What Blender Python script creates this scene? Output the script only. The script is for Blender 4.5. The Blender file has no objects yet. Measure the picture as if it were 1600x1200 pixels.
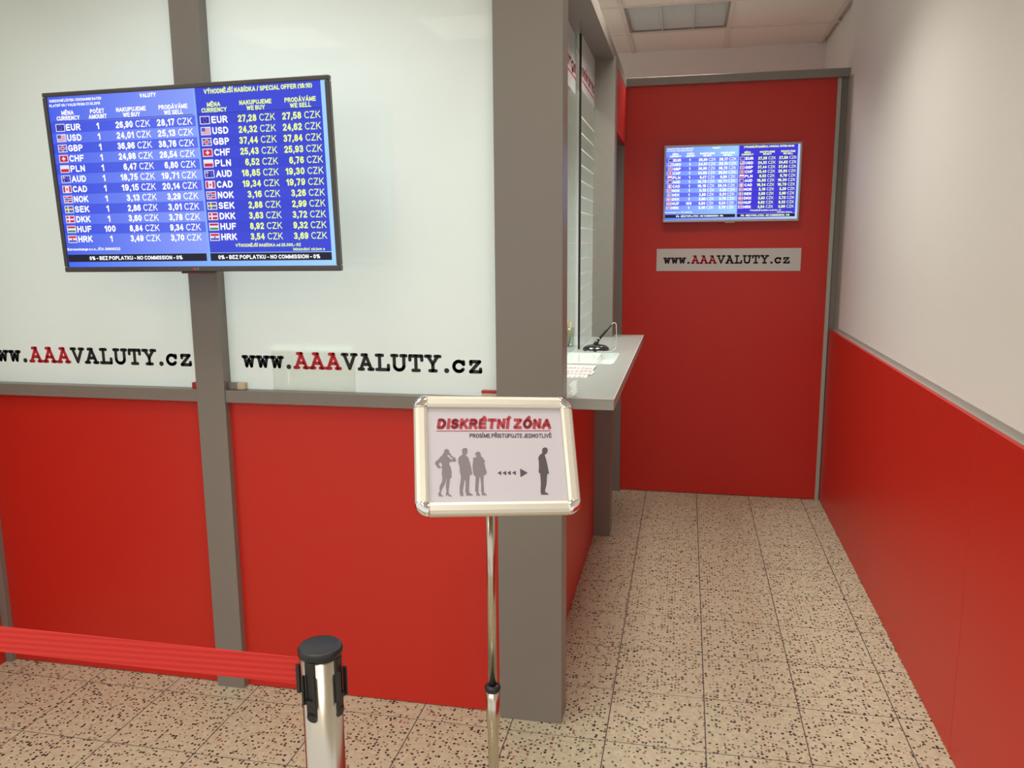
import bpy, bmesh, math, random
from mathutils import Matrix, Vector

# ------------------------------------------------------------------ camera
# image taken as 1600 x 1200, focal length in pixels
F_PX = 1288.28
YAW, PITCH, ROLL = -0.2075665, 0.1690926, 0.0080363
CAM = Vector((-0.0960446, -2.3032915, 1.4978665))
fwd = Vector((math.sin(YAW) * math.cos(PITCH), math.cos(YAW) * math.cos(PITCH), -math.sin(PITCH)))
rgt = Vector((math.cos(YAW), -math.sin(YAW), 0))
dwn = fwd.cross(rgt)
c_, s_ = math.cos(ROLL), math.sin(ROLL)
cam_r = c_ * rgt + s_ * dwn
cam_d = -s_ * rgt + c_ * dwn
scene = bpy.context.scene
COL = scene.collection
cd = bpy.data.cameras.new('camera')
cd.sensor_width = 36.0
cd.lens = F_PX / 1600 * 36.0
cd.clip_start = 0.02
cam = bpy.data.objects.new('camera', cd)
COL.objects.link(cam)
cam.matrix_world = Matrix(((cam_r.x, -cam_d.x, -fwd.x, CAM.x), (cam_r.y, -cam_d.y, -fwd.y, CAM.y),
                           (cam_r.z, -cam_d.z, -fwd.z, CAM.z), (0, 0, 0, 1)))
scene.camera = cam

# ------------------------------------------------------------------ light
w = bpy.data.worlds.new('hall_light'); scene.world = w; w.use_nodes = True
bg = w.node_tree.nodes['Background']
bg.inputs['Color'].default_value = (1.0, 0.975, 0.94, 1)
bg.inputs['Strength'].default_value = 1.0

# louvre lights repeat on the ceiling grid every 1.2 m across and 1.8 m along
LAMPS = [(-0.185, -2.57, 12), (-1.385, -2.57, 12), (-2.585, -2.57, 12), (-0.185, -0.77, 5), (-1.385, -0.77, 5), (-2.585, -0.77, 5),
         (-0.185, 1.03, 13), (-1.385, 1.03, 40)]  # last one is unseen, added inside the booth to backlight the frosted panes
PASSAGE_LAMP = (-0.185, 2.83, 10)
def area(name, loc, sx, sy, power, col):
    l = bpy.data.lights.new(name, 'AREA'); l.shape = 'RECTANGLE'; l.size = sx; l.size_y = sy
    l.energy = power; l.color = col; l.spread = math.radians(130)
    o = bpy.data.objects.new(name, l); COL.objects.link(o); o.location = loc
    return o
for x, y, pw in LAMPS + [PASSAGE_LAMP]:
    area('ceiling_lamp_light', (x, y, 2.762), 0.54, 0.54, pw, (1.0, 0.95, 0.86) if pw < 30 else (0.95, 1.0, 0.99))
scene.view_settings.view_transform = 'Standard'
scene.view_settings.look = 'None'
scene.view_settings.exposure = 0.0
scene.view_settings.gamma = 1.0
scene.view_settings.use_curve_mapping = False

# ------------------------------------------------------------------ helpers
random.seed(7)
def lin(c):
    return tuple(((v / 255) / 12.92 if v / 255 <= 0.04045 else ((v / 255 + 0.055) / 1.055) ** 2.4) for v in c)

def pixel_ray(u, v):
    return (fwd + cam_r * ((u - 800) / F_PX) + cam_d * ((v - 600) / F_PX))

MATS = {}
def mat(name, col, rough=0.5, metal=0.0, spec=0.5, coat=0.0, coat_rough=0.05, bump=0.0, bump_scale=200, var=0.0, emit=None, estr=1.0):
    if name in MATS: return MATS[name]
    m = bpy.data.materials.new(name); m.use_nodes = True
    nt = m.node_tree; b = nt.nodes['Principled BSDF']
    b.inputs['Base Color'].default_value = (*col, 1)
    b.inputs['Roughness'].default_value = rough
    b.inputs['Metallic'].default_value = metal
    b.inputs['Specular IOR Level'].default_value = spec
    b.inputs['Coat Weight'].default_value = coat
    b.inputs['Coat Roughness'].default_value = coat_rough
    if emit:
        b.inputs['Emission Color'].default_value = (*emit, 1)
        b.inputs['Emission Strength'].default_value = estr
    if bump or var:
        geo = nt.nodes.new('ShaderNodeNewGeometry')
        nz = nt.nodes.new('ShaderNodeTexNoise'); nz.inputs['Scale'].default_value = bump_scale
        nz.inputs['Detail'].default_value = 3
        nt.links.new(geo.outputs['Position'], nz.inputs['Vector'])
        if bump:
            bp = nt.nodes.new('ShaderNodeBump'); bp.inputs['Strength'].default_value = bump
            bp.inputs['Distance'].default_value = 0.001
            nt.links.new(nz.outputs['Fac'], bp.inputs['Height'])
            nt.links.new(bp.outputs['Normal'], b.inputs['Normal'])
        if var:
            mx = nt.nodes.new('ShaderNodeMix'); mx.data_type = 'RGBA'
            mx.inputs['A'].default_value = (*[c * (1 - var) for c in col], 1)
            mx.inputs['B'].default_value = (*[min(1, c * (1 + var)) for c in col], 1)
            nt.links.new(nz.outputs['Fac'], mx.inputs['Factor'])
            nt.links.new(mx.outputs['Result'], b.inputs['Base Color'])
    MATS[name] = m
    return m

def obj(name, me, m=None, parent=None, matrix=None):
    if isinstance(me, bmesh.types.BMesh):
        d = bpy.data.meshes.new(name); me.to_mesh(d); me.free(); me = d
    if m is not None and not me.materials:
        me.materials.append(m)
    o = bpy.data.objects.new(name, me); COL.objects.link(o)
    if parent: o.parent = parent
    if matrix is not None: o.matrix_local = matrix
    return o

def tag(o, label, cat, group=None):
    o['label'] = label; o['category'] = cat
    if group: o['group'] = group
    return o

def thing(name, label, cat, matrix=None, group=None):
    o = bpy.data.objects.new(name, None); COL.objects.link(o)
    o.empty_display_size = 0.05
    if matrix is not None: o.matrix_world = matrix
    return tag(o, label, cat, group)

def struct(o, label, cat):
    o['kind'] = 'structure'; o['label'] = label; o['category'] = cat
    return o

def BM(): return bmesh.new()

def box(bm, x0, x1, y0, y1, z0, z1, bev=0.0, seg=2):
    vs = [bm.verts.new((x, y, z)) for x in (x0, x1) for y in (y0, y1) for z in (z0, z1)]
    fs = [bm.faces.new([vs[i] for i in q]) for q in ((0, 1, 3, 2), (4, 6, 7, 5), (0, 4, 5, 1), (2, 3, 7, 6), (0, 2, 6, 4), (1, 5, 7, 3))]
    bmesh.ops.recalc_face_normals(bm, faces=fs)
    if bev:
        es = list({e for f in fs for e in f.edges})
        bmesh.ops.bevel(bm, geom=es, offset=bev, segments=seg, affect='EDGES', profile=0.6)
    return bm

def boxm(*a, **k): return box(BM(), *a, **k)

def lathe(bm, prof, n=32, cx=0, cy=0):
    rings = []
    for r, z in prof:
        if r < 1e-6: rings.append([bm.verts.new((cx, cy, z))])
        else: rings.append([bm.verts.new((cx + r * math.cos(2 * math.pi * i / n), cy + r * math.sin(2 * math.pi * i / n), z)) for i in range(n)])
    for a, b in zip(rings, rings[1:]):
        for i in range(n):
            j = (i + 1) % n
            if len(a) == 1 and len(b) == 1: continue
            if len(a) == 1: f = bm.faces.new((a[0], b[j], b[i]))
            elif len(b) == 1: f = bm.faces.new((a[i], a[j], b[0]))
            else: f = bm.faces.new((a[i], a[j], b[j], b[i]))
            f.smooth = True
    bmesh.ops.recalc_face_normals(bm, faces=bm.faces[:])
    return bm

def tube(bm, pts, r, n=8):
    pts = [Vector(p) for p in pts]; rings = []
    for i, p in enumerate(pts):
        t = (pts[min(i + 1, len(pts) - 1)] - pts[max(i - 1, 0)]).normalized()
        a = t.orthogonal().normalized(); b = t.cross(a)
        if rings:
            a = (pa - t * pa.dot(t)).normalized(); b = t.cross(a)
        pa = a
        rr = r[i] if isinstance(r, (list, tuple)) else r
        rings.append([bm.verts.new(p + (a * math.cos(2 * math.pi * k / n) + b * math.sin(2 * math.pi * k / n)) * rr) for k in range(n)])
    for A, B in zip(rings, rings[1:]):
        for k in range(n):
            f = bm.faces.new((A[k], A[(k + 1) % n], B[(k + 1) % n], B[k])); f.smooth = True
    bm.faces.new(rings[0][::-1]); bm.faces.new(rings[-1])
    bmesh.ops.recalc_face_normals(bm, faces=bm.faces[:])
    return bm

def poly2d(name, loops):
    """flat shape in the local xy plane from closed outlines (inner outlines become holes)"""
    cu = bpy.data.curves.new(name, 'CURVE'); cu.dimensions = '2D'; cu.fill_mode = 'BOTH'
    for lp in loops:
        s = cu.splines.new('POLY'); s.points.add(len(lp) - 1)
        for q, (x, y) in zip(s.points, lp): q.co = (x, y, 0, 1)
        s.use_cyclic_u = True
    o = bpy.data.objects.new(name, cu)
    me = bpy.data.meshes.new_from_object(o)
    bpy.data.objects.remove(o); bpy.data.curves.remove(cu)
    me.name = name
    return me

def arc(cx, cy, rx, ry, a0, a1, n=10):
    return [(cx + rx * math.cos(math.radians(a0 + (a1 - a0) * i / n)), cy + ry * math.sin(math.radians(a0 + (a1 - a0) * i / n))) for i in range(n + 1)]
# plain sans letters as centre lines (cap height 1), drawn later with any stroke width
E_ = arc
_P = [(0, 0), (0, 1), (.32, 1)] + E_(.32, .74, .27, .26, 90, -90, 6) + [(0, .48)]
SANS = {
 'A': [[(0, 0), (.375, 1), (.75, 0)], [(.15, .33), (.60, .33)]],
 'B': [[(0, .52), (0, 1), (.32, 1)] + E_(.32, .76, .24, .24, 90, -90, 6) + [(0, .52)], [(.3, .52), (.34, .52)] + E_(.34, .26, .27, .26, 90, -90, 6) + [(0, 0), (0, .5)]],
 'C': [E_(.36, .5, .36, .5, 45, 315, 14)], 'D': [[(.28, 0), (0, 0), (0, 1), (.28, 1)] + E_(.28, .5, .37, .5, 90, -90, 8)],
 'E': [[(.55, 1), (0, 1), (0, 0), (.57, 0)], [(0, .52), (.50, .52)]], 'F': [[(.52, 1), (0, 1), (0, 0)], [(0, .5), (.45, .5)]],
 'G': [E_(.36, .5, .36, .5, 45, 300, 14) + [(.70, .16), (.70, .46), (.42, .46)]],
 'H': [[(0, 0), (0, 1)], [(.6, 0), (.6, 1)], [(0, .52), (.6, .52)]], 'I': [[(0, 0), (0, 1)]],
 'J': [[(.42, 1), (.42, .25)] + E_(.21, .22, .21, .22, 0, -180, 6)], 'K': [[(0, 0), (0, 1)], [(.58, 1), (0, .36)], [(.22, .58), (.62, 0)]],
 'L': [[(0, 1), (0, 0), (.5, 0)]], 'M': [[(0, 0), (0, 1), (.375, .12), (.75, 1), (.75, 0)]], 'N': [[(0, 0), (0, 1), (.6, 0), (.6, 1)]],
 'O': [E_(.37, .5, .37, .5, 0, 360, 16)], 'P': [_P], 'R': [_P, [(.3, .48), (.62, 0)]],
 'S': [E_(.29, .75, .26, .25, 25, 260, 8) + E_(.29, .26, .29, .26, 80, -155, 8)],
 'T': [[(0, 1), (.64, 1)], [(.32, 1), (.32, 0)]], 'U': [[(0, 1), (0, .3)] + E_(.3, .3, .3, .3, 180, 360, 8) + [(.6, 1)]],
 'V': [[(0, 1), (.36, 0), (.72, 1)]], 'W': [[(0, 1), (.24, 0), (.49, .95), (.74, 0), (.98, 1)]],
 'X': [[(0, 0), (.62, 1)], [(0, 1), (.62, 0)]], 'Y': [[(0, 1), (.34, .45), (.68, 1)], [(.34, .45), (.34, 0)]], 'Z': [[(0, 1), (.6, 1), (0, 0), (.62, 0)]],
 '0': [E_(.25, .5, .25, .5, 0, 360, 14)], '1': [[(.04, .76), (.28, 1), (.28, 0)]],
 '2': [E_(.26, .73, .25, .27, 165, -25, 8) + [(0, 0), (.52, 0)]], '3': [E_(.25, .76, .23, .24, 150, -90, 8), E_(.25, .26, .26, .26, 90, -150, 8)],
 '4': [[(.38, 0), (.38, 1), (0, .28), (.52, .28)]], '5': [[(.47, 1), (.09, 1), (.04, .5)] + E_(.25, .31, .26, .31, 125, -150, 8)],
 '6': [E_(.26, .31, .25, .31, 0, 360, 10), [(.01, .32)] + E_(.29, .55, .28, .45, 175, 45, 6)], '7': [[(0, 1), (.5, 1), (.19, 0)]],
 '8': [E_(.25, .76, .21, .24, 0, 360, 10), E_(.25, .26, .26, .26, 0, 360, 10)], '9': [E_(.25, .69, .25, .31, 0, 360, 10), [(.51, .68)] + E_(.22, .45, .28, .45, -5, -135, 6)],
 ',': [[(.06, .04), (.0, -.16)]], '.': [[(0, .02), (.02, .02)]], '-': [[(0, .38), (.28, .38)]], '/': [[(0, -.05), (.3, 1.05)]], ':': [[(0, .02), (.02, .02)], [(0, .6), (.02, .6)]],
 '(': [E_(.5, .42, .5, .65, 130, 230, 6)], ')': [E_(-.3, .42, .5, .65, 50, -50, 6)], '%': [E_(.17, .78, .15, .2, 0, 360, 8), E_(.7, .22, .15, .2, 0, 360, 8), [(.22, 0), (.65, 1)]],
 'a': [E_(.23, .35, .23, .35, 0, 360, 10), [(.47, .7), (.47, 0)]], 'b': [E_(.25, .35, .24, .35, 0, 360, 10), [(0, 1), (0, 0)]], 'c': [E_(.24, .35, .24, .35, 45, 315, 10)],
 'd': [E_(.23, .35, .23, .35, 0, 360, 10), [(.47, 1), (.47, 0)]], 'e': [[(.02, .37), (.46, .37)] + E_(.24, .35, .23, .35, 10, 315, 12)],
 'g': [E_(.23, .35, .23, .35, 0, 360, 10), [(.47, .7), (.47, -.05)] + E_(.24, -.05, .23, .2, 0, -150, 6)], 'h': [[(0, 1), (0, 0)], [(0, .4)] + E_(.22, .44, .22, .26, 180, 0, 6) + [(.44, 0)]],
 'i': [[(0, .7), (0, 0)], [(0, 1), (0, .97)]], 'j': [[(.12, .7), (.12, -.1), (0, -.22)], [(.12, 1), (.12, .97)]], 'l': [[(0, 1), (0, 0)]],
 'm': [[(0, .7), (0, 0)], [(0, .4)] + E_(.19, .46, .19, .24, 180, 0, 6) + [(.38, 0)], [(.38, .4)] + E_(.57, .46, .19, .24, 180, 0, 6) + [(.76, 0)]],
 'n': [[(0, .7), (0, 0)], [(0, .4)] + E_(.22, .44, .22, .26, 180, 0, 6) + [(.44, 0)]], 'o': [E_(.25, .35, .25, .35, 0, 360, 12)], 'r': [[(0, .7), (0, 0)], [(0, .4), (.08, .62), (.27, .69)]],
 's': [E_(.21, .53, .19, .17, 25, 260, 6) + E_(.21, .18, .21, .18, 80, -155, 6)], 'u': [[(0, .7), (0, .25)] + E_(.22, .24, .22, .24, 180, 360, 6) + [(.44, .7)], [(.44, .4), (.44, 0)]], 'x': [[(0, 0), (.46, .7)], [(0, .7), (.46, 0)]],
}
def accent(base, kind):
    g = [l for l in SANS[base]]
    if base == 'i': g = g[:1]
    w_ = max(p[0] for l in g for p in l) / 2; y = 1.17 if base.isupper() else .90
    return g + ([[(w_ - .03, y), (w_ + .10, y + .17)]] if kind == "'" else [[(w_ - .13, y + .15), (w_, y + .01), (w_ + .13, y + .15)]])
for k_, (b_, a_) in {'Á': "A'", 'Í': "I'", 'É': "E'", 'Ó': "O'", 'Ý': "Y'", 'Ě': 'Ev', 'Š': 'Sv', 'Č': 'Cv', 'Ř': 'Rv', 'á': "a'", 'í': "i'", 'ě': 'ev', 'č': 'cv'}.items():
    SANS[k_] = accent(b_, a_)

class Print:
    """flat lettering collected into one mesh in a local xy plane"""
    def __init__(s): s.v = []; s.f = []
    def stroke(s, pts, sw, z, cap=True):
        n_ = len(pts) - 1
        for i, ((ax, ay), (bx, by)) in enumerate(zip(pts, pts[1:])):
            t = math.atan2(by - ay, bx - ax); c, q = math.cos(t), math.sin(t); r = sw / 2
            if cap and i == 0: ax -= c * r; ay -= q * r
            if cap and i == n_ - 1: bx += c * r; by += q * r
            s.poly([(ax + q * r, ay - c * r), (bx + q * r, by - c * r), (bx - q * r, by + c * r), (ax - q * r, ay + c * r)], z)
            if i < n_ - 1:
                s.poly([(bx + r * math.cos(k * math.pi / 4), by + r * math.sin(k * math.pi / 4)) for k in range(8)], z)
    def text(s, t, x0, x1, yc, h, bold=.21, z=0.0, shear=0.0):
        """one line of capitals of height h centred on yc, spaced to fill x0..x1"""
        sw = bold * h; gap = .16 + bold * .35
        lines, x = [], 0.0
        for ch in t:
            if ch == ' ': x += .30; continue
            g = SANS[ch]; lo = min(p[0] for l in g for p in l); hi = max(p[0] for l in g for p in l)
            for l in g: lines.append([(x + p[0] - lo, p[1]) for p in l])
            x += hi - lo + gap + bold * .6
        tot = max(p[0] for l in lines for p in l) or 1.0
        kx = max(1e-6, (x1 - x0 - sw)) / tot
        for l in lines:
            pts = [(x0 + sw / 2 + p[0] * kx, yc - h / 2 + sw / 2 + p[1] * (h - sw)) for p in l]
            pts = [(a + shear * (b - yc + h / 2), b) for a, b in pts]
            s.stroke(pts, sw, z)
    def rect(s, x0, x1, y0, y1, z=0.0):
        n = len(s.v); s.v += [(x0, y0, z), (x1, y0, z), (x1, y1, z), (x0, y1, z)]; s.f.append((n, n + 1, n + 2, n + 3))
    def poly(s, pts, z=0.0):
        n = len(s.v); s.v += [(x, y, z) for x, y in pts]; s.f.append(tuple(range(n, n + len(pts))))
    def mesh(s, name):
        me = bpy.data.meshes.new(name); me.from_pydata(s.v, [], s.f); me.update(); return me

# slab-serif typewriter letters for the web address, drawn as rounded strokes
GLYPH = {
 'w': [[(.0, .82), (.34, .82)], [(.66, .82), (1.0, .82)], [(.14, .82), (.29, .02), (.5, .6), (.71, .02), (.86, .82)]],
 'A': [[(.24, 1.18), (.55, 1.18)], [(.12, 0), (.5, 1.16), (.88, 0)], [(.25, .4), (.75, .4)], [(.0, 0), (.3, 0)], [(.7, 0), (1.0, 0)]],
 'V': [[(.12, 1.18), (.5, .02), (.88, 1.18)], [(.0, 1.18), (.32, 1.18)], [(.68, 1.18), (1.0, 1.18)]],
 'L': [[(.08, 1.18), (.52, 1.18)], [(.3, 1.18), (.3, 0)], [(.08, 0), (.92, 0), (.92, .36)]],
 'U': [[(.0, 1.18), (.36, 1.18)], [(.64, 1.18), (1.0, 1.18)], [(.16, 1.18)] + arc(.5, .36, .34, .36, 180, 360) + [(.84, 1.18)]],
 'T': [[(.08, .84), (.08, 1.18), (.92, 1.18), (.92, .84)], [(.5, 1.18), (.5, 0)], [(.28, 0), (.72, 0)]],
 'Y': [[(.0, 1.18), (.34, 1.18)], [(.66, 1.18), (1.0, 1.18)], [(.16, 1.18), (.5, .56), (.84, 1.18)], [(.5, .56), (.5, 0)], [(.28, 0), (.72, 0)]],
 'c': [[(.83, .8), (.83, .58)], arc(.5, .41, .36, .41, 32, 325, 16)],
 'z': [[(.16, .6), (.16, .82), (.8, .82), (.14, 0), (.86, 0), (.86, .22)]],
 '.': [[(.48, .04), (.52, .04)]],
}
URL = 'www.AAAVALUTY.cz'
URL_ADV = [.0489] * 3 + [.033] + [.0546] * 9 + [.029, .053, .052]
def url_letters(parent, M, k, sw):
    """k scales the web address, which is .81 m long at 1"""
    x = 0.0
    for i, ch in enumerate(URL):
        key = (ch, k)
        if key not in LETTER:
            p = Print()
            w_ = sw * (1.45 if ch == '.' else 1.0); adv = URL_ADV[i] * k
            for ln in GLYPH[ch]:
                pts = [(sw * .4 + a * (adv - sw * .8), sw / 2 + c * .0380 * k) for a, c in ln]
                for (ax, ay), (bx, by) in zip(pts, pts[1:]):
                    t = math.atan2(by - ay, bx - ax)
                    p.poly([(bx + w_ / 2 * math.cos(t + math.radians(d)), by + w_ / 2 * math.sin(t + math.radians(d))) for d in range(-90, 91, 30)] +
                           [(ax + w_ / 2 * math.cos(t + math.radians(d)), ay + w_ / 2 * math.sin(t + math.radians(d))) for d in range(90, 271, 30)])
            LETTER[key] = p.mesh('letter')
        me = LETTER[key]
        o = bpy.data.objects.new('letter', me.copy()); COL.objects.link(o); o.parent = parent
        o.data.materials.append(VRED if 4 <= i <= 6 else VBLACK)
        o.matrix_local = M @ Matrix.Translation((x, 0, 0))
        x += URL_ADV[i] * k
LETTER = {}
def word_letters(parent, M, word, width, h, m, bold=.22):
    adv = width / len(word)
    for i, ch in enumerate(word):
        p = Print(); p.text(ch, 0, adv * (.25 if ch in 'iIl' else .80), h / 2, h, bold=bold)
        obj('letter', p.mesh('letter'), m, parent, M @ Matrix.Translation((i * adv, 0, 0)))
    p = Print(); p.rect(0, width, -h * .42, -h * .28); obj('underline', p.mesh('underline'), m, parent, M)

def facing(x, y, z, yaw=0.0):
    """matrix whose local xy plane stands upright facing -Y (yaw turns it about Z)"""
    return Matrix.Translation((x, y, z)) @ Matrix.Rotation(yaw, 4, 'Z') @ Matrix.Rotation(math.pi / 2, 4, 'X')

# ------------------------------------------------------------------ materials
RED = mat('red_laminate', (0.555, 0.020, 0.010), 0.42, spec=0.45, bump=0.05, bump_scale=900, var=0.06)
GREY = mat('grey_laminate', (0.215, 0.195, 0.170), 0.38, spec=0.5, bump=0.06, bump_scale=1200, var=0.05)
GREYL = mat('light_grey_profile', (0.42, 0.42, 0.38), 0.35)
WHITE = mat('white_plaster', (0.80, 0.78, 0.745), 0.8, bump=0.25, bump_scale=160, var=0.03)
CEIL = mat('ceiling_board', (0.86, 0.81, 0.74), 0.9, bump=0.3, bump_scale=350, var=0.06)
GRID = mat('ceiling_grid_paint', (0.74, 0.68, 0.62), 0.6)
BLACKP = mat('black_plastic', (0.012, 0.012, 0.013), 0.38)
STEEL = mat('brushed_steel', (0.56, 0.51, 0.42), 0.22, metal=1.0)
CHROME = mat('chrome', (0.80, 0.79, 0.76), 0.06, metal=1.0)
ALU = mat('anodised_aluminium', (0.72, 0.69, 0.60), 0.42, metal=0.55, bump=0.04, bump_scale=900)
PAPER = mat('white_paper', (0.80, 0.79, 0.77), 0.7)
VBLACK = mat('black_vinyl', (0.012, 0.010, 0.014), 0.5)
VRED = mat('red_vinyl', (0.56, 0.012, 0.03), 0.5)

def terrazzo():
    m = bpy.data.materials.new('terrazzo'); m.use_nodes = True
    nt = m.node_tree; N = nt.nodes; L = nt.links; b = N['Principled BSDF']
    geo = N.new('ShaderNodeNewGeometry')
    def chips(scale, keep, rad, seed):
        mp = N.new('ShaderNodeMapping'); mp.inputs['Location'].default_value = (seed, seed * .7, 0)
        L.new(geo.outputs['Position'], mp.inputs['Vector'])
        nz = N.new('ShaderNodeTexNoise'); nz.inputs['Scale'].default_value = scale * 1.6
        L.new(mp.outputs['Vector'], nz.inputs['Vector'])
        mixv = N.new('ShaderNodeMix'); mixv.data_type = 'VECTOR'; mixv.inputs['Factor'].default_value = 0.006
        L.new(mp.outputs['Vector'], mixv.inputs['A']); L.new(nz.outputs['Color'], mixv.inputs['B'])
        v = N.new('ShaderNodeTexVoronoi'); v.voronoi_dimensions = '2D'; v.inputs['Scale'].default_value = scale
        L.new(mixv.outputs['Result'], v.inputs['Vector'])
        sep = N.new('ShaderNodeSeparateColor'); L.new(v.outputs['Color'], sep.inputs['Color'])
        k = N.new('ShaderNodeMath'); k.operation = 'LESS_THAN'; k.inputs[1].default_value = keep
        L.new(sep.outputs['Red'], k.inputs[0])
        r = N.new('ShaderNodeMath'); r.operation = 'MULTIPLY_ADD'; r.inputs[1].default_value = rad * .7; r.inputs[2].default_value = rad * .5
        L.new(sep.outputs['Green'], r.inputs[0])
        d = N.new('ShaderNodeMath'); d.operation = 'LESS_THAN'
        L.new(v.outputs['Distance'], d.inputs[0]); L.new(r.outputs[0], d.inputs[1])
        o = N.new('ShaderNodeMath'); o.operation = 'MULTIPLY'; L.new(k.outputs[0], o.inputs[0]); L.new(d.outputs[0], o.inputs[1])
        return o.outputs[0], sep.outputs['Blue']
    base = N.new('ShaderNodeTexNoise'); base.inputs['Scale'].default_value = 45; base.inputs['Detail'].default_value = 4
    L.new(geo.outputs['Position'], base.inputs['Vector'])
    ramp = N.new('ShaderNodeValToRGB')
    ramp.color_ramp.elements[0].position = .3; ramp.color_ramp.elements[0].color = (0.445, 0.41, 0.28, 1)
    ramp.color_ramp.elements[1].position = .7; ramp.color_ramp.elements[1].color = (0.57, 0.535, 0.385, 1)
    L.new(base.outputs['Fac'], ramp.inputs['Fac'])
    cur = ramp.outputs['Color']
    for scale, keep, rad, seed, ca, cb in ((95, .30, .34, 3.1, (0.46, 0.30, 0.20), (0.62, 0.52, 0.40)),
                                           (80, .13, .36, 1.7, (0.22, 0.10, 0.075), (0.34, 0.17, 0.12)),
                                           (86, .29, .37, 9.3, (0.016, 0.014, 0.018), (0.06, 0.04, 0.04))):
        f, rnd = chips(scale, keep, rad, seed)
        cm = N.new('ShaderNodeMix'); cm.data_type = 'RGBA'
        cm.inputs['A'].default_value = (*ca, 1); cm.inputs['B'].default_value = (*cb, 1); L.new(rnd, cm.inputs['Factor'])
        mx = N.new('ShaderNodeMix'); mx.data_type = 'RGBA'
        L.new(f, mx.inputs['Factor']); L.new(cur, mx.inputs['A']); L.new(cm.outputs['Result'], mx.inputs['B'])
        cur = mx.outputs['Result']
    L.new(cur, b.inputs['Base Color'])
    b.inputs['Roughness'].default_value = 0.42
    b.inputs['Specular IOR Level'].default_value = 0.4
    return m
TERR = terrazzo()
GROUT = mat('grout', (0.115, 0.085, 0.08), 0.9)

def frosted():
    m = bpy.data.materials.new('frosted_glass'); m.use_nodes = True
    nt = m.node_tree; b = nt.nodes['Principled BSDF']
    b.inputs['Base Color'].default_value = (0.80, 0.85, 0.83, 1); b.inputs['Roughness'].default_value = 0.7
    b.inputs['Coat Weight'].default_value = 1.0; b.inputs['Coat Roughness'].default_value = 0.02
    t = nt.nodes.new('ShaderNodeBsdfTranslucent'); t.inputs['Color'].default_value = (0.84, 0.92, 0.90, 1)
    mx = nt.nodes.new('ShaderNodeMixShader'); mx.inputs[0].default_value = 0.34
    nt.links.new(b.outputs[0], mx.inputs[1]); nt.links.new(t.outputs[0], mx.inputs[2])
    nt.links.new(mx.outputs[0], nt.nodes['Material Output'].inputs['Surface'])
    return m
FROST = frosted()
def clear_glass():
    m = bpy.data.materials.new('clear_glass'); m.use_nodes = True
    nt = m.node_tree; nt.nodes.remove(nt.nodes['Principled BSDF'])
    tr = nt.nodes.new('ShaderNodeBsdfTransparent'); tr.inputs['Color'].default_value = (0.90, 0.94, 0.92, 1)
    gl = nt.nodes.new('ShaderNodeBsdfGlossy'); gl.inputs['Roughness'].default_value = 0.02
    mx = nt.nodes.new('ShaderNodeMixShader')
    mx.inputs[0].default_value = 0.12; nt.links.new(tr.outputs[0], mx.inputs[1]); nt.links.new(gl.outputs[0], mx.inputs[2])
    nt.links.new(mx.outputs[0], nt.nodes['Material Output'].inputs['Surface'])
    return m
GLASS = clear_glass()
GEDGE = mat('dark_glass_edge', (0.01, 0.02, 0.018), 0.15)

# ------------------------------------------------------------------ floor
XR, XW = 0.701, 0.735            # red wainscot face and white cladding face on the right
YB, YF = 2.615, 0.088            # partition at the end of the passage, red booth front
CZ = 2.77                        # ceiling height
floor = struct(obj('floor', boxm(-5, 3.5, -7, 4.2, -0.12, -0.0010), GROUT), 'speckled beige terrazzo tile floor', 'floor')
far_floor = Print()
T = 0.3; G = 0.0018
tile_cache = {}
def tile_mesh(wx, wy):
    k = (round(wx, 4), round(wy, 4))
    if k not in tile_cache:
        bm = boxm(0, wx, 0, wy, -0.012, 0.0)
        top = [e for e in bm.edges if all(abs(v.co.z) < 1e-6 for v in e.verts)]
        bmesh.ops.bevel(bm, geom=top, offset=0.0003, segments=1, affect='EDGES')
        d = bpy.data.meshes.new('tile'); bm.to_mesh(d); bm.free(); d.materials.append(TERR)
        tile_cache[k] = d
    return tile_cache[k]
for j in range(-7, 9):
    for i in range(-9, 3):
        x0, y0 = i * T, j * T
        x1, y1 = min(x0 + T, XR + 0.02), min(y0 + T, YB + 0.03)
        if y0 > 0.2 and x0 < -0.61: continue
        o = obj('tile', tile_mesh(x1 - x0 - 2 * G, y1 - y0 - 2 * G), None, floor)
        o.location = (x0 + G, y0 + G, random.uniform(-0.0002, 0.0))
# the hall floor beyond the tiles that can be picked out
for nm, a in (('hall_floor', (-5, 3.5, -7, -2.1)), ('hall_floor', (-5, -2.7, -2.1, 0.3)), ('hall_floor', (XR + .04, 3.5, -2.1, 4.2)), ('booth_floor', (-5, -0.6, 0.3, 4.2)), ('back_floor', (-0.6, XR + .04, YB + .03, 4.2))):
    obj(nm, boxm(a[0], a[1], a[2], a[3], -0.010, -0.0004), TERR, floor)

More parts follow.
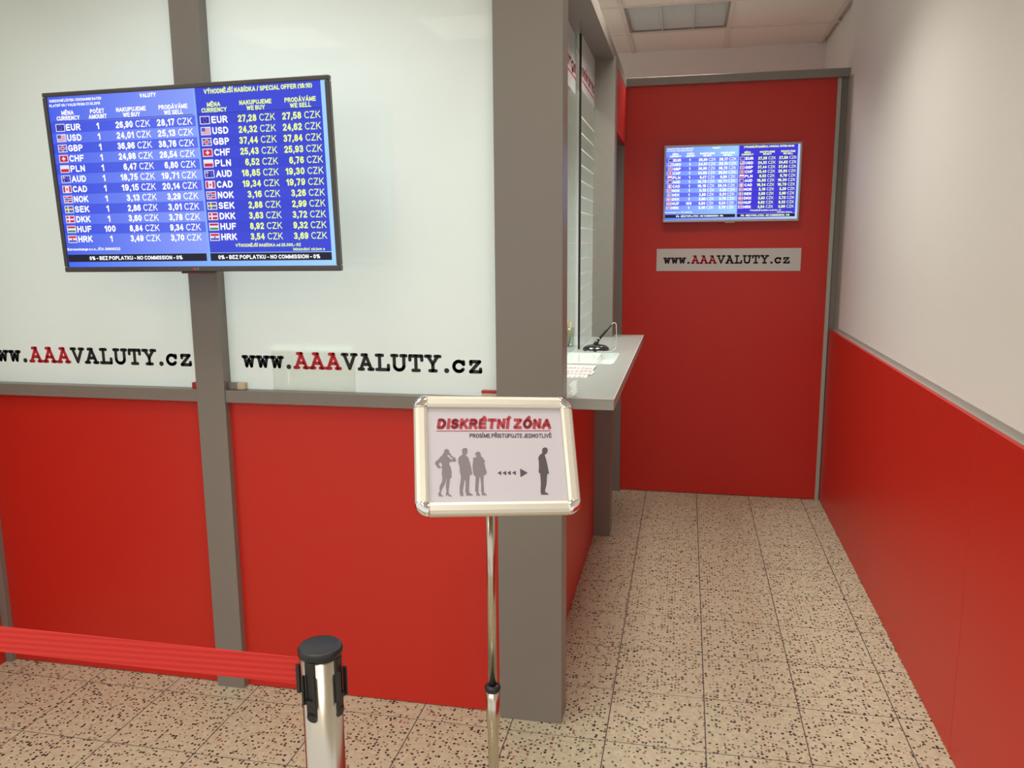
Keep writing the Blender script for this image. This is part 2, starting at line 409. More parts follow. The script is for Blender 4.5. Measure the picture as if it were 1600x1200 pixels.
# ------------------------------------------------------------------ ceiling
ceiling = struct(obj('ceiling', boxm(-5, 3.5, -3.4, 3.70, CZ + 0.02, CZ + 0.10), CEIL), 'suspended ceiling of off-white mineral boards', 'ceiling')
GX, GY, GS = 0.115, 3.13, 0.6
ctile = {}
lamp_cells = {(round((x - .3 - GX) / GS), round((y - .3 - GY) / GS)) for x, y, _ in LAMPS} | {(-1, -1)}
for i in range(-6, 3):
    for j in range(-9, 1):
        x0, x1 = GX + i * GS, GX + (i + 1) * GS
        y0, y1 = GY + j * GS, GY + (j + 1) * GS
        x1 = min(x1, 0.756) if i == 1 and y0 > -1.3 else x1
        y1 = min(y1, 3.66)
        if (i, j) in lamp_cells: continue
        if i > 1 or (i == 1 and y0 < -1.3): 
            if y0 > -1.3: continue
        if x1 - x0 < 0.05: continue
        a, b = round(x1 - x0 - 0.004, 3), round(y1 - y0 - 0.004, 3)
        if (a, b) not in ctile:
            d = bpy.data.meshes.new('ceiling_board'); bm = boxm(0, a, 0, b, 0.003, 0.018); bm.to_mesh(d); bm.free(); d.materials.append(CEIL)
            ctile[(a, b)] = d
        o = obj('ceiling_board', ctile[(a, b)], None, ceiling); o.location = (x0 + .002, y0 + .002, CZ)
for i in range(-5, 3):
    x = GX + i * GS
    if x > .74: continue
    obj('grid_bar', boxm(x - 0.0125, x + 0.0125, -2.2, 3.66, CZ - 0.004, CZ + 0.004), GRID, ceiling)
for j in range(-8, 1):
    y = GY + j * GS
    obj('grid_bar', boxm(-3.4, 0.756, y - 0.0125, y + 0.0125, CZ - 0.0035, CZ + 0.0035), GRID, ceiling)

# ------------------------------------------------------------------ right wall
wall_right = struct(obj('wall_right', boxm(0.757, 0.95, -1.4, 3.75, 0, CZ + 0.02), WHITE), 'white plastered wall with red laminate wainscot', 'wall')
obj('white_cladding', boxm(XW, 0.757, -1.4, 2.655, 1.0, CZ - 0.002), WHITE, wall_right)
cuts = [2.60, 0.124, -1.10, -1.40]
for a, b in zip(cuts, cuts[1:]):
    obj('red_panel', boxm(XR, XR + 0.016, b + 0.0008, a - 0.0008, 0.0, 1.005, bev=0.0012, seg=1), RED, wall_right)
obj('ledge_trim', boxm(XR + 0.0165, XW + 0.001, -1.4, 2.60, 0.985, 1.0035), GREYL, wall_right)
obj('ledge_upstand', boxm(XW - 0.004, XW + .001, -1.4, 2.479, 1.0036, 1.022), GREYL, wall_right)
obj('edge_trim', boxm(XW - 0.006, XW + .002, 2.48, 2.60, 1.0036, 2.355), GREYL, wall_right)
obj('backing_batten', boxm(XR + 0.0165, 0.757, -1.4, 2.60, 0.0, 0.984), GREY, wall_right)

# ------------------------------------------------------------------ far wall behind the partition
wall_back = struct(obj('wall_back', boxm(-5, 0.757, 3.66, 3.80, 0, CZ + .02), WHITE), 'plain off-white wall above and behind the red partition', 'wall')
part_ = bpy.data.objects.new('wall_partition', None); COL.objects.link(part_)
struct(part_, 'red partition closing the passage under a grey beam', 'wall')
obj('red_panel', boxm(-0.460, 0.676, YB, YB + 0.03, 0.004, 2.362), RED, part_)
obj('edge_trim', boxm(0.676, 0.697, YB - 0.008, YB + 0.03, 0.0, 2.362, bev=.001, seg=1), GREYL, part_)
obj('post', boxm(0.697, XW, YB + 0.004, YB + 0.04, 0.0, 2.362), GREY, part_)
obj('post', boxm(-0.56, -0.460, YB - 0.03, YB + 0.03, 0.0, 2.362, bev=.001, seg=1), GREY, part_)
obj('top_beam', boxm(-0.56, 0.742, YB - 0.03, YB + 0.06, 2.362, 2.407, bev=.0015, seg=1), GREY, part_)

# ------------------------------------------------------------------ exchange booth
booth = thing('exchange_booth', 'red and grey exchange booth with frosted glass and www.AAAVALUTY.cz lettering', 'booth', Matrix.Translation((-1.5, YF, 0)))
BI = Matrix.Translation((1.5, -YF, 0))
def bpart(name, bm, m, parent=None):
    if parent is None: return obj(name, bm, m, booth, BI.copy())
    return obj(name, bm, m, parent)
PT = 2.36
bpart('post', boxm(-1.640, -1.540, 0.062, 0.16, 0, PT, bev=.002), GREY)
bpart('post', boxm(-0.642, -0.443, 0.060, 0.160, 0, PT, bev=.002), GREY)
bpart('post', boxm(-2.60, -2.475, 0.066, 0.16, 0, PT, bev=.002), GREY)
bpart('post', boxm(-0.548, -0.446, 1.780, 1.890, 0, PT, bev=.002), GREY)
bpart('beam', boxm(-2.60, -0.455, 0.064, 0.17, PT, 2.407, bev=.0015), GREY)
bpart('beam', boxm(-0.60, -0.4535, 0.17, YB - .031, PT - .012, 2.407, bev=.0015), GREY)
# lower red panels and rails
for x0, x1 in ((-2.475, -1.640), (-1.540, -0.642)):
    bpart('red_panel', boxm(x0, x1, YF, YF + 0.02, 0.003, 1.0), RED)
    bpart('rail', boxm(x0, x1, 0.066, 0.150, 0.998, 1.038, bev=.0015), GREY)
bpart('red_panel', boxm(-0.550, -0.530, 0.160, 1.780, 0.003, 1.0), RED)
bpart('transom_panel', boxm(-0.475, -0.455, 1.890, YB - .031, 2.045, PT - .012), RED)
bpart('transom_lining', boxm(-0.56, -0.475, 1.890, YB - .031, 2.045, 2.06), GREY)
door = bpart('door', boxm(-0.545, -0.515, 1.892, YB - .032, 0.006, 2.040), GREY)
obj('door_handle', tube(BM(), [(-0.515, 1.96, 1.02), (-0.475, 1.96, 1.02), (-0.470, 1.98, 1.02), (-0.470, 2.07, 1.02)], 0.009), STEEL, door)
# frosted front panes
PY = 0.104
def pane(x0, x1, tx):
    p = bpart('glass_pane', boxm(x0, x1, PY, PY + 0.008, 1.036, PT + .002), FROST)
    p.data.materials.append(GLASS)
    for f in p.data.polygons:
        if f.normal.y > .5: f.material_index = 1
    url_letters(p, facing(tx, PY - 0.0006, 1.1070), 1.0, 0.0108)
    return p
pl = pane(-2.475, -1.640, -2.476)
pr = pane(-1.540, -0.642, -1.495)
BRASS = mat('cream_clip', (0.62, 0.50, 0.36), 0.35)
CLIPR = mat('red_clip', (0.42, 0.02, 0.015), 0.45)
obj('clip', boxm(-1.668, -1.6405, 0.082, PY - .0005, 1.0385, 1.058, bev=.002), CLIPR, pl)
obj('clip', boxm(-1.5395, -1.507, 0.084, PY - .0005, 1.0385, 1.060, bev=.002), GREY, pr)
obj('clip', boxm(-1.5065, -1.479, 0.082, PY - .0005, 1.0385, 1.061, bev=.003), BRASS, pr)
obj('clip', boxm(-0.694, -0.6425, 0.084, PY - .0005, 1.0385, 1.051, bev=.002), BRASS, pr)
obj('clip', boxm(-0.694, -0.6425, 0.083, PY - .0005, 1.0511, 1.058, bev=.001), CLIPR, pr)
# cashier window: two clear sliding panes
near = bpart('glass_pane', boxm(-0.579, -0.571, 0.170, 1.330, 1.0365, PT - .012), GLASS)
obj('white_film', boxm(-0.5708, -0.5704, 0.170, 1.300, 2.11, PT - .012), mat('white_film', (0.62, 0.64, 0.64), 0.5, coat=.6), near)
far = bpart('glass_pane', boxm(-0.553, -0.545, 1.285, 1.779, 1.0365, PT - .012), GLASS)
obj('glass_edge', boxm(-0.5535, -0.5445, 1.278, 1.285, 1.0365, PT - .012), GEDGE, far)
obj('white_film', boxm(-0.5448, -0.5444, 1.29, 1.779, 2.13, PT - .012), MATS['white_film'], far)
STRIPE = mat('reflection_stripe', (0.86, 0.88, 0.86), 0.6)  # reflected blinds drawn as pale strips on the far pane
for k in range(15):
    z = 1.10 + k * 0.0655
    obj('reflection_stripe', boxm(-0.5449, -0.5446, 1.292, 1.776, z, z + 0.0055), STRIPE, far)
def side(x, y, z): # text facing +X
    return Matrix.Translation((x, y, z)) @ Matrix.Rotation(math.pi / 2, 4, 'Z') @ Matrix.Rotation(math.pi / 2, 4, 'X')
word_letters(near, side(-0.5701, 0.745, 2.190), 'Exchange', 0.56, 0.052, VRED)
word_letters(far, side(-0.5441, 1.296, 2.185), 'směnárna', 0.47, 0.052, VRED)
# booth interior
INNER = mat('booth_inner_wall', (0.80, 0.80, 0.77), 0.8)
bpart('inner_wall', boxm(-2.6, -0.56, YB, YB + .03, 0, 2.36), INNER)
bpart('inner_wall', boxm(-2.6, -2.56, 0.16, YB, 0, 2.36), INNER)

# return wall that comes forward at the left, out of frame except its red foot
wall_left = struct(obj('wall_left', boxm(-2.520, -2.500, -1.0, 0.064, 0.0, 1.0), RED), 'red panelled return wall at the far left edge', 'wall')
obj('post', boxm(-2.60, -2.50, -1.10, -1.0005, 0, PT, bev=.002), GREY, wall_left)
obj('beam', boxm(-2.60, -2.48, -1.10, 0.063, PT, 2.407), GREY, wall_left)
obj('rail', boxm(-2.575, -2.485, -1.0, 0.064, 1.0, 1.038), GREY, wall_left)
obj('glass_pane', boxm(-2.545, -2.537, -1.0, 0.064, 1.038, PT), FROST, wall_left)

# ------------------------------------------------------------------ counter
COUNTER = mat('grey_counter_laminate', (0.32, 0.325, 0.305), 0.30, bump=.04, bump_scale=900, var=.04)
cnt = thing('service_counter', 'grey laminate service counter projecting from the side of the booth', 'counter', Matrix.Translation((-0.43, 1.02, 1.0)))
CI = Matrix.Translation((0.43, -1.02, -1.0))
TX0, TX1, TY0, TY1 = -0.640, -0.360, 0.845, 1.175      # opening for the change tray
bm = BM()
box(bm, -0.4425, -0.298, 0.135, TY0, 1.0005, 1.0355)
box(bm, TX1, -0.298, TY0, TY1, 1.0005, 1.0355)
box(bm, -0.4455, -0.298, TY1, 1.895, 1.0005, 1.0355)
box(bm, -0.90, -0.4425, 0.1605, TY0, 1.0005, 1.0355)
box(bm, -0.90, TX0, TY0, TY1, 1.0005, 1.0355)
box(bm, -0.90, -0.4455, TY1, 1.7795, 1.0005, 1.0355)
obj('worktop', bm, COUNTER, cnt, CI)
LIPL = mat('pale_counter_edge', (0.58, 0.58, 0.54), 0.35)
obj('edge_band', boxm(-0.2985, -0.2965, 0.1345, 1.8955, 1.0325, 1.0358), LIPL, cnt, CI)
obj('edge_band', boxm(-0.4425, -0.2985, 0.1335, 0.1352, 1.0325, 1.0358), LIPL, cnt, CI)

TRAYM = mat('white_tray_plastic', (0.74, 0.78, 0.74), 0.25, coat=.5)
bm = BM()
box(bm, TX0, TX1, TY0, TY1, 1.002, 1.008)
for q in ((TX0, TX0 + .006, TY0, TY1), (TX1 - .006, TX1, TY0, TY1), (TX0, TX1, TY0, TY0 + .006), (TX0, TX1, TY1 - .006, TY1)):
    box(bm, q[0], q[1], q[2], q[3], 1.008, 1.0365)
tray = obj('change_tray', bm, TRAYM, cnt, CI)
tray['label'] = 'white recessed change tray'
obj('lid', boxm(TX0 + .0065, -0.445, TY0 + .0065, TY1 - .0065, 1.026, 1.033), TRAYM, tray)
obj('divider', boxm(-0.4445, -0.440, TY0 + .0065, TY1 - .0065, 1.0085, 1.0355), mat('clear_divider', (.85, .9, .87), .1), tray)

# pen on a stand
pen = thing('counter_pen', 'black counter pen slanting in a round black base on the counter', 'pen', Matrix.Translation((-0.472, 1.262, 1.0356)))
base = lathe(BM(), [(0, 0), (.056, 0), (.058, .004), (.055, .012), (.042, .021), (.02, .026), (0, .027)], 36)
bb = obj('base', base, mat('gloss_black', (0.010, 0.010, 0.011), .16, coat=.5), pen)
obj('socket', tube(BM(), [(-.004, 0, .022), (.008, 0, .042)], [.011, .008], 14), MATS['gloss_black'], pen)
obj('barrel', tube(BM(), [(.002, 0, .034), (.012, 0, .047), (.040, 0, .081), (.066, 0, .112)], [.0045, .0055, .0055, .0035], 12), BLACKP, pen)
obj('band', tube(BM(), [(.0135, 0, .049), (.0155, 0, .0515)], .0062, 12), CHROME, pen)
ch = [(.066, 0, .112), (.072, 0, .119), (.080, .001, .121), (.086, .002, .116), (.088, .003, .08), (.087, .003, .03), (.085, .0, .008), (.075, -.04, .0022)]
ch += [(.075 - i * .012, -.052 - (i % 2) * .006, .0022) for i in range(10)] + [(-.03, -.03, .0022)]
obj('cord', tube(BM(), ch, .0016, 6), mat('clear_cord', (.72, .72, .70), .2), pen)

# fanned leaflets and a curl of paper on the counter
LEAF = mat('leaflet_paper', (0.62, 0.61, 0.59), .6)
lname = ['nearest', 'second', 'third', 'farthest']
for k in range(4):
    z = 1.0357 + k * .0012
    x1, y0 = -0.424 + (0, .010, .006, .004)[k], 0.505 + k * 0.062
    yaw = math.radians((2, -3, 1, -1)[k])
    t = thing('leaflet', ('nearest strip leaflet with red print of the fanned four on counter', 'second nearest strip leaflet with red print on the counter',
               'third nearest strip leaflet with red print on the counter', 'farthest strip leaflet with red print, next to change tray')[k], 'leaflet',
              Matrix.Translation((x1, y0, z)) @ Matrix.Rotation(yaw, 4, 'Z'), 'leaflets on the counter')
    obj('sheet', boxm(-0.145, 0, 0, 0.085, 0, .0008), LEAF, t)
    a = Print()
    for q in range(9):
        xx = -.140 + q * .0155
        a.rect(xx, xx + random.uniform(.006, .013), .010, .024, .001)
        a.rect(xx, xx + random.uniform(.004, .012), .044, .050, .001)
    obj('print', a.mesh('print'), mat('leaflet_red', (0.42, 0.09, 0.08), .6), t)
zz = [(-.462 + (i % 2) * .016 + i * .0032, .375 - i * .024, 1.0362 + (0.016 if i % 2 else 0)) for i in range(11)]
bm = BM(); prev = None
for x, y, z in zz:
    cur = (bm.verts.new((x - .007, y, z)), bm.verts.new((x + .009, y - .004, z + .002)))
    if prev: bm.faces.new((prev[0], prev[1], cur[1], cur[0]))
    prev = cur
bmesh.ops.solidify(bm, geom=bm.faces[:], thickness=-.0006)
tag(obj('paper_strip', bm, PAPER), 'folded white paper strip lying beside the grey corner post', 'paper')

# things inside the booth, seen through the cashier glass
cup = thing('pen_cup', 'clear glass pen cup standing inside behind the cashier window', 'cup', Matrix.Translation((-0.612, 1.375, 1.0356)))
obj('cup_wall', lathe(BM(), [(0, .002), (.026, .002), (.030, .085), (.032, .085), (.028, 0), (0, 0)], 20), GLASS, cup)
for k, (dx, dy, cc) in enumerate(((.010, .004, (.62, .38, .10)), (-.010, .008, (.55, .33, .16)), (.0, -.012, (.62, .45, .22)))):
    m = mat('pencil_%d' % k, cc, .5)
    tag(obj('pencil', tube(BM(), [(-.612 + dx * .6, 1.375 + dy * .6, 1.039), (-.612 + dx * 1.6, 1.375 + dy * 1.6, 1.145 + .006 * k)], .0045, 6), m),
        ('ochre pencil leaning towards counter in the glass pen cup', 'brown pencil leaning inwards in the glass pen cup', 'pale tan pencil at the front of the glass pen cup')[k], 'pencil', 'pencils in the cup')
nt_ = thing('paper_notice', 'pale rectangular sheet resting against the inside of the frosted pane', 'notice', Matrix.Translation((-1.25, .118, 1.0385)))
NP = bpy.data.materials.new('notice_paper'); NP.use_nodes = True
_b = NP.node_tree.nodes['Principled BSDF']; _b.inputs['Base Color'].default_value = (.7, .72, .62, 1); _b.inputs['Roughness'].default_value = .8
_t = NP.node_tree.nodes.new('ShaderNodeBsdfTranslucent'); _t.inputs['Color'].default_value = (.93, .96, .86, 1)
_m = NP.node_tree.nodes.new('ShaderNodeMixShader'); _m.inputs[0].default_value = .72
NP.node_tree.links.new(_b.outputs[0], _m.inputs[1]); NP.node_tree.links.new(_t.outputs[0], _m.inputs[2])
NP.node_tree.links.new(_m.outputs[0], NP.node_tree.nodes['Material Output'].inputs['Surface'])
sh = Print(); sh.rect(-.140, .140, 0, .145)
obj('sheet', sh.mesh('sheet'), NP, nt_, Matrix.Translation((0, -.004, 0)) @ Matrix.Rotation(math.pi / 2, 4, 'X'))
obj('foot', boxm(-0.140, 0.140, -0.003, 0.018, 0, .002), NP, nt_)

# ------------------------------------------------------------------ televisions
def glow(name, rgb, k=1.0):
    return mat(name, (0.004, 0.004, 0.006), .35, spec=.25, emit=lin(rgb), estr=k)
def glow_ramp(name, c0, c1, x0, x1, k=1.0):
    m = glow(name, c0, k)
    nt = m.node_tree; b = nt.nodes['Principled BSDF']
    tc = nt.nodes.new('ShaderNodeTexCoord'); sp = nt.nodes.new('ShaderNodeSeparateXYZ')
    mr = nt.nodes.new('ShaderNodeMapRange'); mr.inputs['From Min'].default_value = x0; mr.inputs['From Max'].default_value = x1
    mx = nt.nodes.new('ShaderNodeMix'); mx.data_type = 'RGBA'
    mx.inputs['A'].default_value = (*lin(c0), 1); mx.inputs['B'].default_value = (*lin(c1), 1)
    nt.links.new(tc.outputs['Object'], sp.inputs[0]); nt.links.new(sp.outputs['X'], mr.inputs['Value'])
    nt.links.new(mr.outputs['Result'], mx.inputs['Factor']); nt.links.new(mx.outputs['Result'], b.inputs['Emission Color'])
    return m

CUR = ['EUR', 'USD', 'GBP', 'CHF', 'PLN', 'AUD', 'CAD', 'NOK', 'SEK', 'DKK', 'HUF', 'HRK']
BUY = ['26,90', '24,01', '36,96', '24,98', '6,47', '18,75', '19,15', '3,13', '2,86', '3,60', '8,84', '3,49']
SELL = ['28,17', '25,13', '38,76', '26,54', '6,80', '19,71', '20,14', '3,29', '3,01', '3,78', '9,34', '3,70']
BUY2 = ['27,28', '24,32', '37,44', '25,43', '6,52', '18,85', '19,34', '3,16', '2,88', '3,63', '8,92', '3,54']
SELL2 = ['27,58', '24,62', '37,84', '25,93', '6,76', '19,30', '19,79', '3,26', '2,99', '3,72', '9,32', '3,69']
ROW0, ROWP = 0.161, 0.0293
FW, FH = 0.031, 0.0205
# flags: lists of (colour, x0, x1, y0, y1) in a unit field, painted in order
W_, R_, B_, G_, Y_, N_ = 'white', 'red', 'blue', 'green', 'yellow', 'navy'
def plus(fg, t, cx=.5): return [(fg, 0, 1, .5 - t, .5 + t), (fg, cx - t * .66, cx + t * .66, 0, 1)]
FLAG = {
 'EUR': [(N_, 0, 1, 0, 1)], 'USD': [(W_, 0, 1, 0, 1)] + [(R_, 0, 1, i / 7, i / 7 + .07) for i in range(7)] + [(B_, 0, .45, .46, 1)],
 'GBP': [(B_, 0, 1, 0, 1)] + plus(W_, .17) + plus(R_, .09),
 'CHF': [(R_, 0, 1, 0, 1), (W_, .28, .72, .39, .61), (W_, .43, .57, .18, .82)],
 'PLN': [(W_, 0, 1, 0, 1), (R_, 0, 1, 0, .5)],
 'AUD': [(N_, 0, 1, 0, 1), (W_, 0, .48, .70, .80), (W_, .2, .28, .5, 1), (R_, 0, .48, .73, .77), (W_, .20, .30, .16, .32), (W_, .72, .78, .7, .8), (W_, .72, .78, .16, .26), (W_, .6, .66, .44, .54), (W_, .84, .9, .5, .6)],
 'CAD': [(W_, 0, 1, 0, 1), (R_, 0, .24, 0, 1), (R_, .76, 1, 0, 1), (R_, .40, .60, .36, .62), (R_, .47, .53, .2, .78)],
 'NOK': [(R_, 0, 1, 0, 1)] + plus(W_, .2, .36) + plus(B_, .1, .36),
 'SEK': [(B_, 0, 1, 0, 1)] + plus(Y_, .12, .36), 'DKK': [(R_, 0, 1, 0, 1)] + plus(W_, .12, .36),
 'HUF': [(W_, 0, 1, 0, 1), (R_, 0, 1, .67, 1), (G_, 0, 1, 0, .33)],
 'HRK': [(W_, 0, 1, 0, 1), (R_, 0, 1, .67, 1), (B_, 0, 1, 0, .33), (R_, .42, .58, .30, .62)],
}
LX = lambda s: 0
def board_prints():
    wh, ye, sm = Print(), Print(), Print()
    z = .0011
    # left half
    wh.text('VALUTY', -.131, -.078, .237, .0115, z=z)
    wh.text('KURZOVNÍ LÍSTEK / EXCHANGE RATES', -.435, -.258, .2365, .0075, z=z)
    wh.text('PLATNÝ OD / VALID FROM: 27.02.2015', -.437, -.264, .2235, .0075, z=z)
    for a, b, xc, wa, wb in (('MĚNA', 'CURRENCY', -.378, .042, .079), ('POČET', 'AMOUNT', -.277, .048, .061), ('NAKUPUJEME', 'WE BUY', -.164, .098, .056), ('PRODÁVÁME', 'WE SELL', -.027, .093, .061)):
        wh.text(a, xc - wa / 2, xc + wa / 2, .2020, .0122, z=z); wh.text(b, xc - wb / 2, xc + wb / 2, .1872, .0122, z=z)
    # right half
    ye.text('VÝHODNĚJŠÍ NABÍDKA / SPECIAL OFFER (18:10)', .075, .404, .2365, .0125, z=z)
    for a, b, xc, wa, wb in (('MĚNA', 'CURRENCY', .102, .042, .079), ('NAKUPUJEME', 'WE BUY', .231, .098, .056), ('PRODÁVÁME', 'WE SELL', .366, .093, .063)):
        ye.text(a, xc - wa / 2, xc + wa / 2, .2020, .0122, z=z); ye.text(b, xc - wb / 2, xc + wb / 2, .1872, .0122, z=z)
    nw = lambda s: .0132 * (len(s) - 1) + .0045
    for i, c in enumerate(CUR):
        y = ROW0 - ROWP * i
        wh.text(c, -.390 - .0006 * i, -.340 - .0006 * i, y, .0188, z=z); wh.text(c, .091 - .0003 * i, .141 - .0003 * i, y, .0188, z=z)
        if c == 'HUF': wh.text('100', -.300, -.262, y, .0188, z=z)
        else: wh.text('1', -.285, -.2765, y, .0188, z=z)
        for pr_, val, xr in ((wh, BUY[i], -.107 - .0006 * i), (wh, SELL[i], .0295 - .0006 * i), (ye, BUY2[i], .287 - .0004 * i), (ye, SELL2[i], .4225 - .0004 * i)):
            pr_.text('CZK', xr - .0475, xr, y, .0188, bold=.13, z=z)
            wv = nw(val)
            pr_.text(val, xr - .0565 - wv, xr - .0565, y, .0188, z=z)
    ye.text('VÝHODNĚJŠÍ NABÍDKA od 25.000,- Kč', .131, .336, -.186, .009, z=z)
    ye.text('Minimální objem s', .312, .409, -.1985, .008, z=z)
    wh.text('Euroexchange s.r.o., IČO: 26809222', -.440, -.254, -.1915, .0078, z=z)
    wh.text('0% - BEZ POPLATKU - NO COMMISSION - 0%', -.365, -.046, -.2185, .0115, z=z + .0004)
    wh.text('0% - BEZ POPLATKU - NO COMMISSION - 0%', .072, .393, -.2190, .0115, z=z + .0004)
    return wh.mesh('white_lettering'), ye.mesh('yellow_lettering')
WHM, YEM = board_prints()

def flag_mesh(c, mats):
    names = []; v, f, fi = [], [], []
    lst = [(W_, -.09, 1.09, -.12, 1.12)] + FLAG[c]
    for n, (col, x0, x1, y0, y1) in enumerate(lst):
        if col not in names: names.append(col)
        k = len(v); z = .0008 + n * .00004
        v += [((a - .5) * FW * .86, (b - .5) * FH * .86, z) for a, b in ((x0, y0), (x1, y0), (x1, y1), (x0, y1))]
        f.append((k, k + 1, k + 2, k + 3)); fi.append(names.index(col))
    if c == 'EUR':
        for q in range(12):
            k = len(v); ax, ay = .0055 * math.cos(q * math.pi / 6), .0055 * math.sin(q * math.pi / 6)
            v += [(ax - .0007, ay, .001), (ax, ay - .0007, .001), (ax + .0007, ay, .001), (ax, ay + .0007, .001)]
            if Y_ not in names: names.append(Y_)
            f.append((k, k + 1, k + 2, k + 3)); fi.append(names.index(Y_))
    me = bpy.data.meshes.new('flag'); me.from_pydata(v, [], f)
    for n in names: me.materials.append(mats[n])
    for p_, i in zip(me.polygons, fi): p_.material_index = i
    me.update()
    return me

def television(label, M, k, bezel_m, sfx, depth, cols, bw):
    """screen graphics are laid out on a .91 x .52 m set; root scale brings smaller sets to size"""
    t = thing('television', label, 'television', M, 'rate board screens')
    W2, H2 = .455, .26
    bm = BM()
    box(bm, -W2, W2, H2 - bw, H2, -.012, .006, bev=.003)
    box(bm, -W2, W2, -H2, -H2 + bw + .003, -.012, .006, bev=.003)
    box(bm, -W2, -W2 + bw, -H2 + bw + .0035, H2 - bw - .0005, -.012, .006, bev=.003)
    box(bm, W2 - bw, W2, -H2 + bw + .0035, H2 - bw - .0005, -.012, .006, bev=.003)
    obj('bezel', bm, bezel_m, t)
    obj('housing', boxm(-W2 + .035, W2 - .035, -H2 + .03, H2 - .03, -depth, -.0125, bev=.006), BLACKP, t)
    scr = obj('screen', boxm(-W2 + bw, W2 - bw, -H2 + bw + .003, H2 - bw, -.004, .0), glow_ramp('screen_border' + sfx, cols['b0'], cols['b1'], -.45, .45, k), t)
    a = Print(); a.rect(-.442, .040, -.2055, .2495, .0003)
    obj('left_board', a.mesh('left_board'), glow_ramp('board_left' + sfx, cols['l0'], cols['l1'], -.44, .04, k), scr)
    a = Print(); a.rect(.0465, .4285, -.2055, .2495, .0003)
    obj('right_board', a.mesh('right_board'), glow('board_right' + sfx, cols['r'], k), scr)
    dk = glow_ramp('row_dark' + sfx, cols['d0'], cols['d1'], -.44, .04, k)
    dr = glow('row_dark_right' + sfx, cols['rd'], k)
    for i in range(12):
        y = ROW0 - ROWP * i
        if i % 2 == 0:
            a = Print(); a.rect(-.442, .040, y - ROWP / 2, y + ROWP / 2, .0005); obj('row_band', a.mesh('row_band'), dk, scr)
            a = Print(); a.rect(.0465, .4285, y - ROWP / 2, y + ROWP / 2, .0005); obj('row_band', a.mesh('row_band'), dr, scr)
    a = Print(); a.rect(-.435, .034, .1775, .1790, .0006); a.rect(.0465, .4285, .1775, .1790, .0006)
    obj('header_line', a.mesh('header_line'), glow('line_dark' + sfx, (30, 40, 130), k), scr)
    for x0, x1 in ((-.441, .034), (.0465, .4285)):
        a = Print(); a.rect(x0, x1, -.2295, -.2075, .0009)
        obj('footer_bar', a.mesh('footer_bar'), glow('bar_dark' + sfx, (24, 24, 44), k), scr)
    obj('lettering', WHM.copy(), glow('type_white' + sfx, (252, 253, 255), k * 1.15), scr)
    obj('lettering', YEM.copy(), glow('type_yellow' + sfx, (232, 250, 140), k * 1.1), scr)
    fm = {W_: glow('flag_white' + sfx, (235, 232, 250), k), R_: glow('flag_red' + sfx, (205, 30, 60), k), B_: glow('flag_blue' + sfx, (70, 90, 190), k),
          G_: glow('flag_green' + sfx, (40, 150, 100), k), Y_: glow('flag_yellow' + sfx, (235, 225, 110), k), N_: glow('flag_navy' + sfx, (40, 40, 165), k)}
    for i, c in enumerate(CUR):
        me = flag_mesh(c, fm)
        for x in (-.4095 - .0007 * i, .070 - .0003 * i):
            o = obj('flag', me, None, scr); o.location = (x, ROW0 - ROWP * i, 0)
    return t

# big set hung on the grey post: stands clear of the post, leaning a little forward
yw, tl, rl = -0.0304, 0.0422, 0.0043
R0 = Vector((math.cos(yw), math.sin(yw), 0)); U0 = Vector((0, 0, 1)); N0 = Vector((math.sin(yw), -math.cos(yw), 0))
U1 = math.cos(tl) * U0 + math.sin(tl) * N0; N1 = math.cos(tl) * N0 - math.sin(tl) * U0
R2 = math.cos(rl) * R0 + math.sin(rl) * U1; U2 = math.cos(rl) * U1 - math.sin(rl) * R0
def basis(R, U, N, c): return Matrix(((R.x, U.x, N.x, c[0]), (R.y, U.y, N.y, c[1]), (R.z, U.z, N.z, c[2]), (0, 0, 0, 1)))
M1 = basis(R2, U2, N1, (-1.4963, -0.119, 1.6833))
DARKB = mat('dark_taupe_bezel', (0.050, 0.042, 0.040), .28, coat=.3)
tv1 = television('large dark-framed television with blue exchange rates hung on the booth post', M1, 1.0, DARKB, '', .050,
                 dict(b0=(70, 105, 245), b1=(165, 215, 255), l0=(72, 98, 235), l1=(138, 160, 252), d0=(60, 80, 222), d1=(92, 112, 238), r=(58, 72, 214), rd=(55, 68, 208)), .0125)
obj('wall_bracket', boxm(-.16, -.04, -.10, .10, -.160, -.0505, bev=.004), BLACKP, tv1)
a = Print(); a.text('LG', .006, .020, -.2515, .0060)
obj('logo', a.mesh('logo'), mat('logo_grey', (.45, .45, .45), .4), tv1, Matrix.Translation((-.012, 0, .0066)))
dot = Print(); dot.poly([(-.0105 + .0042 * math.cos(q * math.pi / 8), -.2515 + .0042 * math.sin(q * math.pi / 8)) for q in range(16)])
obj('logo', dot.mesh('logo'), mat('logo_red', (.45, .01, .05), .4), tv1, Matrix.Translation((0, 0, .0066)))
obj('sensor_lip', boxm(-.055, .055, -.2655, -.2602, -.012, .002, bev=.002), mat('dark_red_lip', (.09, .012, .010), .2), tv1)
